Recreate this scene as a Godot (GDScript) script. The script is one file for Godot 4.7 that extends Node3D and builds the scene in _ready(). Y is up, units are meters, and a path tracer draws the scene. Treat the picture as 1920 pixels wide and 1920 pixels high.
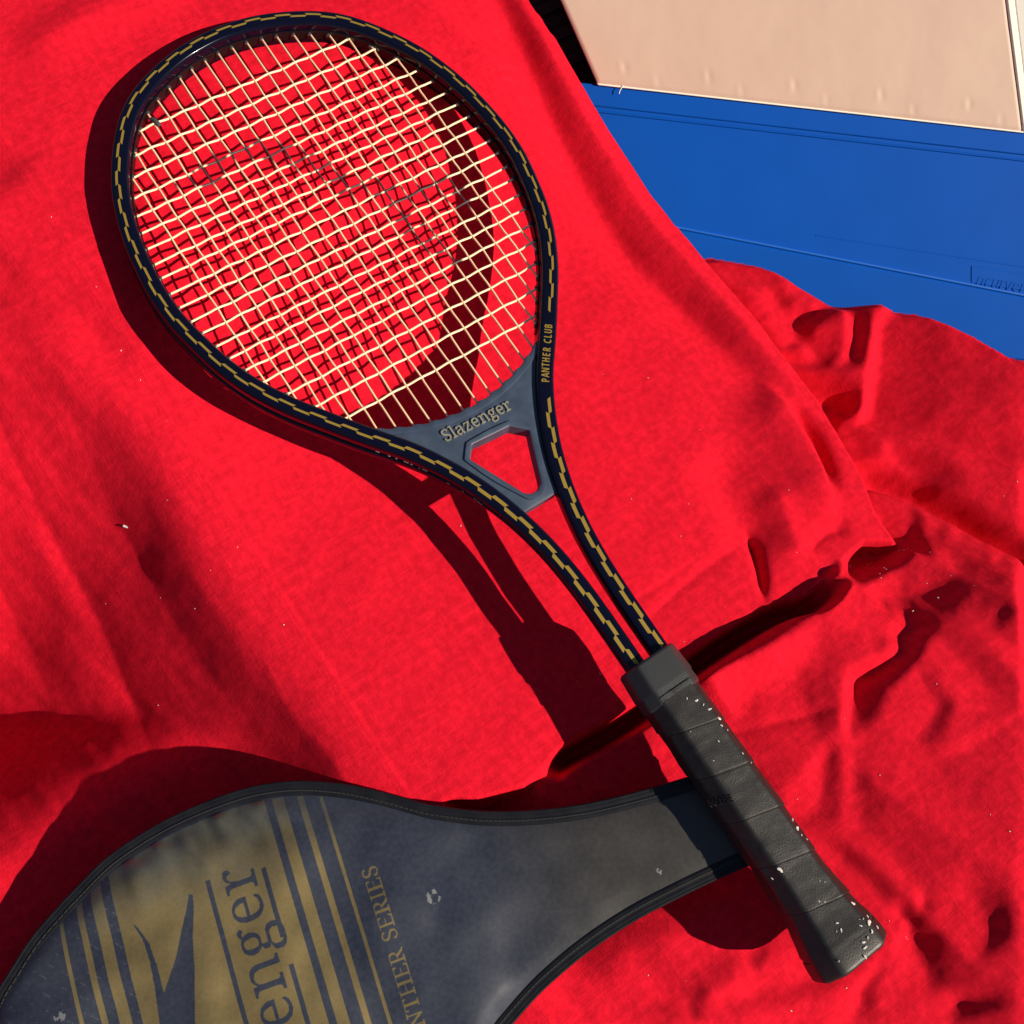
extends Node3D
# Everything is measured in millimetres in the axes of the racket: t across, s along (0 at the butt), n up from its face.
var AX := Basis()          # those axes in the world, in metres per millimetre
var SUN := Vector3(0.68, -1.0, 1.0)
var rng := RandomNumberGenerator.new()
var M := {}

func w3(t: float, s: float, n: float) -> Vector3:
	return Vector3(t, s, n)

func sm(a: float, b: float, x: float) -> float:
	var k := clampf((x - a) / (b - a), 0.0, 1.0)
	return k * k * (3.0 - 2.0 * k)

func pl(tab: Array, x: float) -> float:   # piecewise linear table [x0, y0, x1, y1, ...], x rising
	if x <= tab[0]:
		return tab[1]
	for i in range(2, tab.size(), 2):
		if x <= tab[i]:
			return lerpf(tab[i - 1], tab[i + 1], (x - tab[i - 2]) / (tab[i] - tab[i - 2]))
	return tab[tab.size() - 1]

func _ready():
	rng.seed = 7
	var up := Vector3(-0.05, 0.12, 0.99).normalized()
	var xa := (Vector3(1, 0, 0) - up * up.x).normalized()
	var za := xa.cross(up)
	AX = Basis(Vector3(xa.x, up.x, za.x), Vector3(xa.y, up.y, za.y), Vector3(xa.z, up.z, za.z)) * 0.001   # columns: where t, s and n go
	# camera
	var cam := Camera3D.new()
	cam.name = "camera"
	var rt := Vector3(0.8196, -0.5538, 0.1469)
	var dn := Vector3(-0.4907, -0.8109, -0.3188)
	var fw := Vector3(0.2957, 0.1892, -0.9364)
	var rot := AX.orthonormalized()
	cam.transform = Transform3D(Basis(rot * rt, rot * -dn, rot * -fw).orthonormalized(), AX * w3(-222.3, 180.6, 644.0))
	cam.fov = rad_to_deg(2.0 * atan(960.0 / 2200.0))
	cam.near = 0.02
	cam.far = 200.0
	add_child(cam)
	cam.current = true
	# sky, exposure, sun
	var env := Environment.new()
	env.background_mode = Environment.BG_SKY
	var sky := Sky.new()
	var sk := ProceduralSkyMaterial.new()
	sk.sky_top_color = Color(0.34, 0.4, 0.52)
	sk.sky_horizon_color = Color(0.62, 0.64, 0.68)
	sk.ground_bottom_color = Color(0.1, 0.09, 0.08)
	sk.ground_horizon_color = Color(0.3, 0.29, 0.28)
	sk.sun_angle_max = 2.0
	sky.sky_material = sk
	env.sky = sky
	env.background_energy_multiplier = 0.66
	env.tonemap_mode = Environment.TONE_MAPPER_LINEAR
	env.tonemap_exposure = 1.45
	env.sdfgi_enabled = true
	env.ssao_enabled = true
	env.ssil_enabled = true
	var we := WorldEnvironment.new()
	we.name = "world_environment"
	we.environment = env
	add_child(we)
	var sun := DirectionalLight3D.new()
	sun.name = "sun"
	sun.light_energy = 1.5
	sun.light_color = Color(1.0, 0.94, 0.86)
	sun.light_angular_distance = 0.5
	sun.shadow_enabled = true
	var sd := rot * SUN.normalized()
	sun.transform = Transform3D(Basis.looking_at(-sd, Vector3(0.1, 1, 0.2)), Vector3.ZERO)
	add_child(sun)
	materials()
	build_ground()
	build_cloth()
	build_blue_box()
	build_cream_board()
	build_black_crate()
	build_thread()
	build_cover()
	build_racket()
	build_lint()

# ------------------------------------------------------------------ helpers
func thing(called: String, label: String, category: String, at := Vector3.ZERO) -> Node3D:
	var o := Node3D.new()
	o.name = called
	o.transform = Transform3D(AX, AX * at)
	o.set_meta("label", label)
	o.set_meta("category", category)
	add_child(o, true)
	return o

func part(called: String, mesh: Mesh, mat: Material, parent: Node, at := Vector3.ZERO) -> MeshInstance3D:
	var o := MeshInstance3D.new()
	o.name = called
	o.mesh = mesh
	o.material_override = mat
	o.position = at
	parent.add_child(o, true)
	return o

func arrays_mesh(v: PackedVector3Array, n: PackedVector3Array, idx: PackedInt32Array, uv := PackedVector2Array(), col := PackedColorArray()) -> ArrayMesh:
	var a := []
	a.resize(Mesh.ARRAY_MAX)
	a[Mesh.ARRAY_VERTEX] = v
	a[Mesh.ARRAY_NORMAL] = n
	if uv.size():
		a[Mesh.ARRAY_TEX_UV] = uv
	if col.size():
		a[Mesh.ARRAY_COLOR] = col
	a[Mesh.ARRAY_INDEX] = idx
	var m := ArrayMesh.new()
	m.add_surface_from_arrays(Mesh.PRIMITIVE_TRIANGLES, a)
	return m

# a skin over rows of points; repeated points in a row make a crease. toward: the side an open sheet faces
func skin(rows: Array, wrap := false, toward := Vector3.ZERO, cap := false, uv := PackedVector2Array(), col := PackedColorArray()) -> ArrayMesh:
	var v := PackedVector3Array()
	var nc: int = rows[0].size()
	for r in rows:
		v.append_array(r)
	var tri := PackedInt32Array()
	var wc := nc if wrap else nc - 1
	for i in rows.size() - 1:
		for j in wc:
			var a := i * nc + j
			var b := i * nc + (j + 1) % nc
			var c := a + nc
			var d := b + nc
			tri.append_array([a, b, d, a, d, c])
	if cap:
		for e in [0, rows.size() - 1]:
			var mid := Vector3.ZERO
			for p in rows[e]:
				mid += p
			var k := v.size()
			v.append_array(rows[e])
			v.append(mid / nc)
			for j in nc:
				if e == 0:
					tri.append_array([k + (j + 1) % nc, k + j, k + nc])
				else:
					tri.append_array([k + j, k + (j + 1) % nc, k + nc])
			if uv.size():
				for j in nc + 1:
					uv.append(Vector2.ZERO)
			if col.size():
				for j in nc + 1:
					col.append(col[0])
	return finish(v, tri, toward, uv, col)

func finish(v: PackedVector3Array, tri: PackedInt32Array, toward := Vector3.ZERO, uv := PackedVector2Array(), col := PackedColorArray()) -> ArrayMesh:
	var n := PackedVector3Array()
	n.resize(v.size())
	var vol := 0.0
	var sum := Vector3.ZERO
	for k in range(0, tri.size(), 3):
		var a := v[tri[k]]
		var b := v[tri[k + 1]]
		var c := v[tri[k + 2]]
		var f := (b - a).cross(c - a)
		vol += a.dot(b.cross(c))
		sum += f
		n[tri[k]] += f
		n[tri[k + 1]] += f
		n[tri[k + 2]] += f
	var good := vol > 0.0 if toward == Vector3.ZERO else sum.dot(toward) > 0.0
	for k in n.size():
		n[k] = (n[k] if good else -n[k]).normalized()
	if good:
		for k in range(0, tri.size(), 3):
			var x := tri[k + 1]
			tri[k + 1] = tri[k + 2]
			tri[k + 2] = x
	return arrays_mesh(v, n, tri, uv, col)

func tube(pts: Array, r: float, sides := 8, cap := true, col := PackedColorArray()) -> ArrayMesh:
	var rows := []
	var cc := PackedColorArray()
	for i in pts.size():
		var p: Vector3 = pts[i]
		var tg: Vector3 = (pts[mini(i + 1, pts.size() - 1)] - pts[maxi(i - 1, 0)]).normalized()
		var a := tg.cross(Vector3(0, 0, 1) if absf(tg.z) < 0.9 else Vector3(1, 0, 0)).normalized()
		var b := tg.cross(a)
		var row := PackedVector3Array()
		for j in sides:
			var th := TAU * j / sides
			row.append(p + (a * cos(th) + b * sin(th)) * r)
			if col.size():
				cc.append(col[i])
		rows.append(row)
	return skin(rows, true, Vector3.ZERO, cap, PackedVector2Array(), cc)

func boxy(c: Vector3, x: Vector3, y: Vector3, z: Vector3, bevel := 1.0) -> ArrayMesh:   # bevelled box: half axes x, y, z
	var xl := x.length()
	var yl := y.length()
	var zl := z.length()
	var rows := []
	var bv := minf(bevel, minf(xl, minf(yl, zl)) * 0.45)
	for q in [[-1.0, bv], [-1.0 + bv / zl, 0.0], [-1.0 + bv / zl, 0.0], [1.0 - bv / zl, 0.0], [1.0 - bv / zl, 0.0], [1.0, bv]]:
		var row := PackedVector3Array()
		var hx: float = xl - q[1]
		var hy: float = yl - q[1]
		for k in [[1, -1, 0], [1, 1, 0], [1, 1, 1], [-1, 1, 1], [-1, 1, 0], [-1, -1, 0], [-1, -1, 1], [1, -1, 1]]:
			var px: float = k[0] * hx
			var py: float = k[1] * hy
			if k[2] == 0:
				py = k[1] * (hy - bv)
			else:
				px = k[0] * (hx - bv)
			var p: Vector3 = c + x / xl * px + y / yl * py + z * q[0]
			row.append(p)
			row.append(p)
		# rotate so that each side's two points follow one another
		row = row.slice(1) + row.slice(0, 1)
		rows.append(row)
	return skin(rows, true, Vector3.ZERO, true)

func join(list: Array) -> ArrayMesh:
	var st := SurfaceTool.new()
	st.begin(Mesh.PRIMITIVE_TRIANGLES)
	for e in list:
		st.append_from(e[0], 0, e[1] if e.size() > 1 else Transform3D())
	return st.commit()

func smooth_line(p: Array, n := 4) -> PackedVector2Array:   # Catmull-Rom through flat [x, y, ...]
	var q := PackedVector2Array()
	for i in range(0, p.size(), 2):
		q.append(Vector2(p[i], p[i + 1]))
	var o := PackedVector2Array()
	for i in q.size() - 1:
		var a := q[maxi(i - 1, 0)]
		var d := q[mini(i + 2, q.size() - 1)]
		for k in n:
			o.append(q[i].cubic_interpolate(q[i + 1], a, d, float(k) / n))
	o.append(q[q.size() - 1])
	return o

func lin(r: float, g: float, b: float) -> Color:
	return Color(r, g, b).linear_to_srgb()

func mat(c: Color, rough := 0.7, metal := 0.0, spec := 0.5) -> StandardMaterial3D:
	var m := StandardMaterial3D.new()
	m.albedo_color = c
	m.roughness = rough
	m.metallic = metal
	m.metallic_specular = spec
	return m

func noise_tex(freq: float, oct: int, c0: Color, c1: Color, size := 512, kind := FastNoiseLite.TYPE_SIMPLEX_SMOOTH, sd := 1) -> NoiseTexture2D:
	var n := FastNoiseLite.new()
	n.noise_type = kind
	n.seed = sd
	n.frequency = freq
	n.fractal_octaves = oct
	var g := Gradient.new()
	g.colors = PackedColorArray([c0, c1])
	var x := NoiseTexture2D.new()
	x.width = size
	x.height = size
	x.seamless = true
	x.noise = n
	x.color_ramp = g
	return x

func tri(m: StandardMaterial3D, per_mm: float):   # triplanar in the thing's own millimetres
	m.uv1_triplanar = true
	m.uv1_scale = Vector3.ONE * per_mm

func materials():
	var c := mat(Color.WHITE, 0.9, 0.0, 0.16)
	# plain weave of uneven threads with a fine crumple; one tile is 78 mm
	var sz := 1024
	var by := PackedByteArray()
	by.resize(sz * sz)
	var tw := PackedFloat32Array()
	var th := PackedFloat32Array()
	for i in 128:
		tw.append(rng.randf_range(0.2, 1.0))
		th.append(rng.randf_range(0.2, 1.0))
	var fz := FastNoiseLite.new()
	fz.frequency = 0.012
	fz.fractal_type = FastNoiseLite.FRACTAL_RIDGED
	fz.fractal_octaves = 3
	fz.domain_warp_enabled = true
	fz.domain_warp_amplitude = 40.0
	var fi := fz.get_seamless_image(sz, sz)
	fi.convert(Image.FORMAT_L8)
	var fd := fi.get_data()
	var bump := PackedFloat32Array()
	for k in 8:
		bump.append(sin(PI * (k + 0.5) / 8.0))
	for y in sz:
		var hy := bump[y & 7] * th[y >> 3]
		var oy := y >> 3
		for x in sz:
			var v := bump[x & 7] * tw[x >> 3] if ((x >> 3) + oy) & 1 else hy
			by[y * sz + x] = int(115.0 * v + 0.3 * fd[y * sz + x])
	var im := Image.create_from_data(sz, sz, false, Image.FORMAT_L8, by)
	c.heightmap_enabled = true
	c.heightmap_texture = ImageTexture.create_from_image(im)
	c.heightmap_scale = 0.05
	c.albedo_texture = noise_tex(0.02, 5, lin(0.52, 0.006, 0.019), lin(0.74, 0.010, 0.030), 512)
	M.cloth = c
	M.frame = mat(lin(0.002, 0.0024, 0.011), 0.2, 0.0, 0.2)
	M.frame.clearcoat_enabled = true
	M.frame.clearcoat = 0.35
	M.frame.clearcoat_roughness = 0.06
	M.gold = mat(lin(0.3, 0.205, 0.03), 0.42, 0.3)
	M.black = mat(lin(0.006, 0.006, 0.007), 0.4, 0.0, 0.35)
	M.grommet = mat(lin(0.05, 0.05, 0.055), 0.4)
	M.string = mat(Color.WHITE, 0.5)
	M.string.vertex_color_use_as_albedo = true
	M.yoke = mat(Color.WHITE, 0.5, 0.0, 0.5)
	M.yoke.albedo_texture = noise_tex(0.012, 4, lin(0.024, 0.04, 0.07), lin(0.042, 0.064, 0.105), 256)
	tri(M.yoke, 0.02)
	M.letter = mat(lin(0.5, 0.46, 0.32), 0.28, 0.6)
	M.grip = mat(Color.WHITE, 0.48)
	M.grip.albedo_texture = noise_tex(0.02, 5, lin(0.006, 0.0058, 0.0053), lin(0.02, 0.019, 0.017), 512)
	M.grip.heightmap_enabled = true
	M.grip.heightmap_texture = noise_tex(0.09, 4, Color.BLACK, Color.WHITE, 512)
	M.grip.heightmap_scale = 0.008
	tri(M.grip, 0.016)
	M.collar = mat(lin(0.028, 0.03, 0.031), 0.42)
	M.collar.heightmap_enabled = true
	M.collar.heightmap_texture = M.grip.heightmap_texture
	M.collar.heightmap_scale = 0.008
	tri(M.collar, 0.02)
	M.fleck = mat(lin(0.55, 0.53, 0.5), 0.8)
	M.vinyl = mat(Color.WHITE, 0.45, 0.0, 0.3)
	M.vinyl.albedo_texture = noise_tex(0.02, 4, lin(0.005, 0.006, 0.009), lin(0.014, 0.015, 0.018), 256)
	tri(M.vinyl, 0.012)
	M.thread = mat(lin(0.012, 0.012, 0.014), 0.8)
	M.zip = mat(lin(0.25, 0.25, 0.25), 0.4, 0.5)
	M.blue = mat(Color.WHITE, 0.5, 0.0, 0.22)
	M.blue.albedo_texture = noise_tex(0.012, 4, lin(0.001, 0.066, 0.36), lin(0.0015, 0.074, 0.4), 256)
	tri(M.blue, 0.006)
	M.blue_lit_edge = mat(lin(0.002, 0.1, 0.48), 0.5)  # lighter blue: the bright lit line of the ridge is put into its colour
	M.cream = mat(Color.WHITE, 0.6)
	M.cream.albedo_texture = noise_tex(0.01, 4, lin(0.50, 0.345, 0.265), lin(0.54, 0.385, 0.29), 256)
	tri(M.cream, 0.005)
	M.white = mat(lin(0.85, 0.82, 0.7), 0.55)
	M.ground = mat(Color.WHITE, 0.9)
	M.ground.albedo_texture = noise_tex(0.03, 5, lin(0.012, 0.012, 0.012), lin(0.03, 0.029, 0.028), 512)
	M.ground.uv1_triplanar = true
	M.ground.uv1_scale = Vector3.ONE * 3.0

# ------------------------------------------------------------------ ground
func build_ground():
	var pm := PlaneMesh.new()
	pm.size = Vector2(60, 60)
	var g := MeshInstance3D.new()
	g.name = "ground"
	g.mesh = pm
	g.material_override = M.ground
	g.position = Vector3(0, (AX * w3(0, -160, -330)).y - 0.06, 0)
	g.set_meta("kind", "structure")
	g.set_meta("label", "dark ground under the cloth and boxes")
	add_child(g)

# ------------------------------------------------------------------ cloth
const CS := 1.4
const T0 := -520.0
const S0 := -170.0
var cw := 0
var chh := 0
var H := PackedFloat32Array()
var edge_r := [-200.0, 202.0, 193.0, 208.0, 222.0, 218.0, 280.0, 226.0, 348.0, 226.0, 408.0, 222.0, 487.0, 219.0, 549.0, 218.0, 592.0, 218.0, 629.0, 215.0, 900.0, 206.0]
var lip := [-137.0, 201.0, -118.0, 186.0, -91.0, 178.0, -55.0, 185.0, -1.0, 180.0, 46.0, 186.0, 107.0, 185.0, 128.0, 176.0, 166.0, 183.0, 191.0, 184.0, 213.0, 170.0, 230.0, 172.0]
var hem := [215.0, 440.0, 251.0, 415.0, 273.0, 386.0, 295.0, 334.0, 305.0, 325.0, 316.0, 314.0, 334.0, 291.0, 347.0, 261.0, 355.0, 233.0, 366.0, 218.0, 460.0, 180.0]

func stroke(p: Array, h: float, wl: float, wr: float, pw := 0.0, taper := 0.25):
	# a fold along a line: h its height, wl and wr how far it reaches to the left and right of its course
	if pw == 0.0:
		pw = 1.15 if maxf(wl, wr) < 7.5 else 1.7
	var q := smooth_line(p, 4)
	var total := 0.0
	for i in q.size() - 1:
		total += q[i].distance_to(q[i + 1])
	var reach := maxf(wl, wr) * (3.6 if pw < 1.5 else 2.6 if pw < 3.0 else 1.6)
	var best := {}
	var run := 0.0
	for i in q.size() - 1:
		var a := q[i]
		var b := q[i + 1]
		var ab := b - a
		var l2 := maxf(ab.length_squared(), 1e-6)
		var ln := sqrt(l2)
		var i0 := maxi(0, int((minf(a.x, b.x) - reach - T0) / CS))
		var i1 := mini(cw - 1, int((maxf(a.x, b.x) + reach - T0) / CS) + 1)
		var j0 := maxi(0, int((minf(a.y, b.y) - reach - S0) / CS))
		var j1 := mini(chh - 1, int((maxf(a.y, b.y) + reach - S0) / CS) + 1)
		for j in range(j0, j1 + 1):
			for k in range(i0, i1 + 1):
				var c := Vector2(T0 + k * CS, S0 + j * CS) - a
				var u := clampf(c.dot(ab) / l2, 0.0, 1.0)
				var d := (c - ab * u).length()
				if d > reach:
					continue
				var key := j * cw + k
				var old = best.get(key)
				if old == null or d < old.x:
					best[key] = Vector3(d, 1.0 if ab.cross(c) > 0.0 else -1.0, (run + u * ln) / total)
		run += ln
	for key in best:
		var e: Vector3 = best[key]
		var f := exp(-pow(e.x / (wl if e.y > 0.0 else wr), pw))
		if taper > 0.0:
			f *= sm(0.0, taper, e.z) * sm(0.0, taper, 1.0 - e.z)
		H[key] += h * f

var knots := PackedVector3Array()

func crease(p: Array, step: float):
	# one fold line of the loose cloth: points along it, closer than step apart
	for i in range(0, p.size(), 3):
		var a := Vector3(p[i], p[i + 1], p[i + 2])
		var b := a
		var k := 0
		if i + 3 < p.size():
			b = Vector3(p[i + 3], p[i + 4], p[i + 5])
			k = int(Vector2(b.x - a.x, b.y - a.y).length() / step)
		for j in k + 1:
			var q := a.lerp(b, float(j) / (k + 1))
			var near := false
			for e in knots:
				if absf(e.x - q.x) < 3.0 and absf(e.y - q.y) < 3.0:
					near = true
			if not near:
				knots.append(q)

func loose_cloth() -> PackedFloat32Array:
	# the lower layers: flat facets between their fold lines, then softened
	crease([32, 173, -36, 67, 169, -35, 106, 164, -33, 137, 169, -32, 145, 175, -34], 14)
	crease([48, 148, -50, 39, 123, -51, 32, 93, -50, 32, 67, -50], 14)
	crease([143, 120, -26, 130, 120, -28, 113, 124, -32, 101, 114, -31, 88, 98, -33], 9)
	crease([126, 157, -31, 112, 147, -33, 90, 139, -42], 14)
	crease([149, 112, -34, 135, 113, -39, 118, 116, -43, 103, 103, -40, 91, 94, -37], 9)
	crease([150, 106, -22, 124, 102, -26, 108, 90, -29], 14)
	crease([143, 74, -25, 121, 67, -29], 14)
	crease([150, 72, -18, 127, 58, -23], 14)
	crease([147, 130, -32, 159, 134, -34], 99)
	crease([160, 121, -38, 170, 121, -36], 6)
	crease([181, 123, -30, 177, 113, -22, 158, 109, -22], 8)
	crease([177, 170, -69, 201, 168, -73, 222, 165, -69], 9)
	crease([158, 161, -39, 172, 160, -43, 190, 158, -44], 9)
	crease([166, 145, -46, 180, 140, -44, 194, 134, -39], 14)
	crease([206, 160, -40, 216, 132, -31, 218, 94, -3], 14)
	crease([231, 160, -60, 236, 135, -42, 236, 108, -15], 14)
	crease([197, 103, -17, 205, 70, -14], 14)
	crease([190, 115, -22, 187, 88, -11, 192, 62, -6], 14)
	crease([179, 45, -11, 172, 66, -18, 175, 80, -18], 14)
	crease([91, 92, -39, 109, 72, -32, 125, 50, -27], 10)
	crease([94, 94, -35, 113, 73, -29, 128, 54, -23], 10)
	crease([85, 95, -36, 72, 96, -40, 51, 89, -44, 37, 88, -47], 9)
	crease([79, 94, -40, 70, 88, -44, 59, 75, -47, 48, 66, -49], 9)
	crease([76, 83, -38, 65, 63, -41, 54, 52, -43], 9)
	crease([83, 78, -39, 72, 59, -41], 9)
	crease([44, 60, -45, 51, 38, -40, 57, 13, -36, 60, -17, -32, 67, -51, -26, 71, -77, -21], 14)
	crease([45, 39, -48, 50, 13, -45, 50, -14, -41], 14)
	crease([63, 42, -42, 70, 13, -36, 74, -24, -31], 14)
	crease([83, 61, -33, 92, 36, -26, 101, 1, -20, 113, -22, -15], 14)
	crease([100, 61, -32, 118, 26, -25, 133, -6, -17], 14)
	crease([49, 2, -41, 35, -11, -44, 30, -36, -45], 10)
	crease([55, -7, -45, 50, -25, -47, 46, -45, -46], 9)
	crease([63, -9, -38, 56, -36, -37, 52, -54, -37], 10)
	crease([90, -23, -28, 88, -40, -27], 99)
	crease([105, -27, -17, 94, -48, -17], 99)
	crease([-86, 18, -54, -44, 7, -52, -10, -6, -51], 14)
	crease([-68, 24, -48, -34, 17, -47, -10, 11, -47], 14)
	crease([-52, -2, -49, -15, -15, -46, 4, -22, -46], 14)
	crease([8, -27, -51, -6, -38, -51], 9)
	crease([13, -31, -46, 5, -45, -45], 9)
	crease([37, -51, -43, 39, -68, -42], 99)
	crease([51, -64, -42], 99)
	crease([-35, 61, -50, -40, 33, -51, -37, 10, -51], 14)
	crease([-17, 53, -49, -16, 27, -50], 14)
	crease([-91, 67, -58, -84, 38, -59, -82, 20, -59], 14)
	crease([-75, 63, -55, -70, 29, -52], 14)
	crease([-127, 67, -64, -127, 45, -65], 99)
	crease([-107, 60, -59, -108, 37, -60], 14)
	crease([247, 408, -87, 263, 383, -79, 275, 351, -70, 286, 331, -63], 14)
	crease([249, 378, -79, 249, 351, -80, 247, 329, -81], 14)
	crease([265, 362, -80, 262, 335, -82, 261, 307, -82], 14)
	crease([276, 339, -79, 287, 335, -75, 295, 330, -70], 7)
	crease([290, 323, -55, 284, 313, -61, 279, 303, -68], 8)
	crease([270, 327, -68, 256, 319, -74, 261, 293, -74], 14)
	crease([297, 316, -67, 289, 303, -70, 282, 296, -72], 8)
	crease([304, 309, -54, 288, 293, -59, 276, 278, -65, 261, 259, -72], 8)
	crease([307, 299, -63, 291, 278, -71, 279, 263, -79, 269, 253, -83], 9)
	crease([314, 282, -58, 312, 254, -58, 300, 225, -61], 14)
	crease([332, 264, -44, 332, 235, -43, 337, 202, -40], 14)
	crease([311, 207, -56, 328, 179, -48], 14)
	crease([256, 274, -93, 265, 253, -85, 291, 214, -71, 325, 164, -55], 10)
	crease([252, 263, -84, 260, 241, -77, 284, 205, -64, 314, 159, -51], 10)
	crease([266, 215, -80, 269, 200, -79], 99)
	crease([287, 193, -62, 286, 178, -63], 99)
	crease([242, 216, -82, 257, 190, -75, 272, 148, -68, 286, 115, -63], 10)
	crease([245, 236, -85], 99)
	for t in [20, 130, 260, 390, 460]:
		crease([t, -173, -50 + 0.2 * t], 99)
	for s in [-173, -60, 60, 173]:
		crease([-162, s, -112], 99)
	for s in [-100, 0, 100, 220, 330]:
		crease([470, s, 40 - 0.1 * s], 99)
	crease([-80, 176, -62, 20, 176, -60, 110, 168, -42], 40)
	crease([-80, 90, -66, 20, 90, -62], 60)
	for e in [[228, 440], [228, 330], [228, 250], [300, 440], [400, 440], [470, 440], [380, 330]]:
		crease([e[0], e[1], -94 + 0.44 * (e[0] - 230)], 99)
	var flat := PackedVector2Array()
	for e in knots:
		flat.append(Vector2(e.x, e.y))
	var tr := Geometry2D.triangulate_delaunay(flat)
	var g := PackedFloat32Array()
	g.resize(cw * chh)
	g.fill(-60.0)
	for k in range(0, tr.size(), 3):
		var a := knots[tr[k]]
		var b := knots[tr[k + 1]]
		var c := knots[tr[k + 2]]
		var den := (b.y - c.y) * (a.x - c.x) + (c.x - b.x) * (a.y - c.y)
		if absf(den) < 1e-4:
			continue
		var i0 := maxi(0, ceili((minf(a.x, minf(b.x, c.x)) - T0) / CS))
		var i1 := mini(cw - 1, floori((maxf(a.x, maxf(b.x, c.x)) - T0) / CS))
		var j0 := maxi(0, ceili((minf(a.y, minf(b.y, c.y)) - S0) / CS))
		var j1 := mini(chh - 1, floori((maxf(a.y, maxf(b.y, c.y)) - S0) / CS))
		for j in range(j0, j1 + 1):
			var y := S0 + j * CS
			for i in range(i0, i1 + 1):
				var x := T0 + i * CS
				var u := ((b.y - c.y) * (x - c.x) + (c.x - b.x) * (y - c.y)) / den
				var w := ((c.y - a.y) * (x - c.x) + (a.x - c.x) * (y - c.y)) / den
				if u >= -0.001 and w >= -0.001 and u + w <= 1.001:
					g[j * cw + i] = u * a.z + w * b.z + (1.0 - u - w) * c.z
	# soften: running means along both ways, twice
	var i_a := int((-170.0 - T0) / CS)
	var j_b := int((445.0 - S0) / CS)
	for turn in 2:
		var rad := 2 - turn
		for along in 2:
			var o := g.duplicate()
			var st := 1 if along == 0 else cw
			for j in range(rad, j_b):
				for i in range(i_a, cw - rad):
					var k := j * cw + i
					var sum := 0.0
					for e in range(-rad, rad + 1):
						sum += o[k + e * st]
					g[k] = sum / (2 * rad + 1)
	return g

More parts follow.
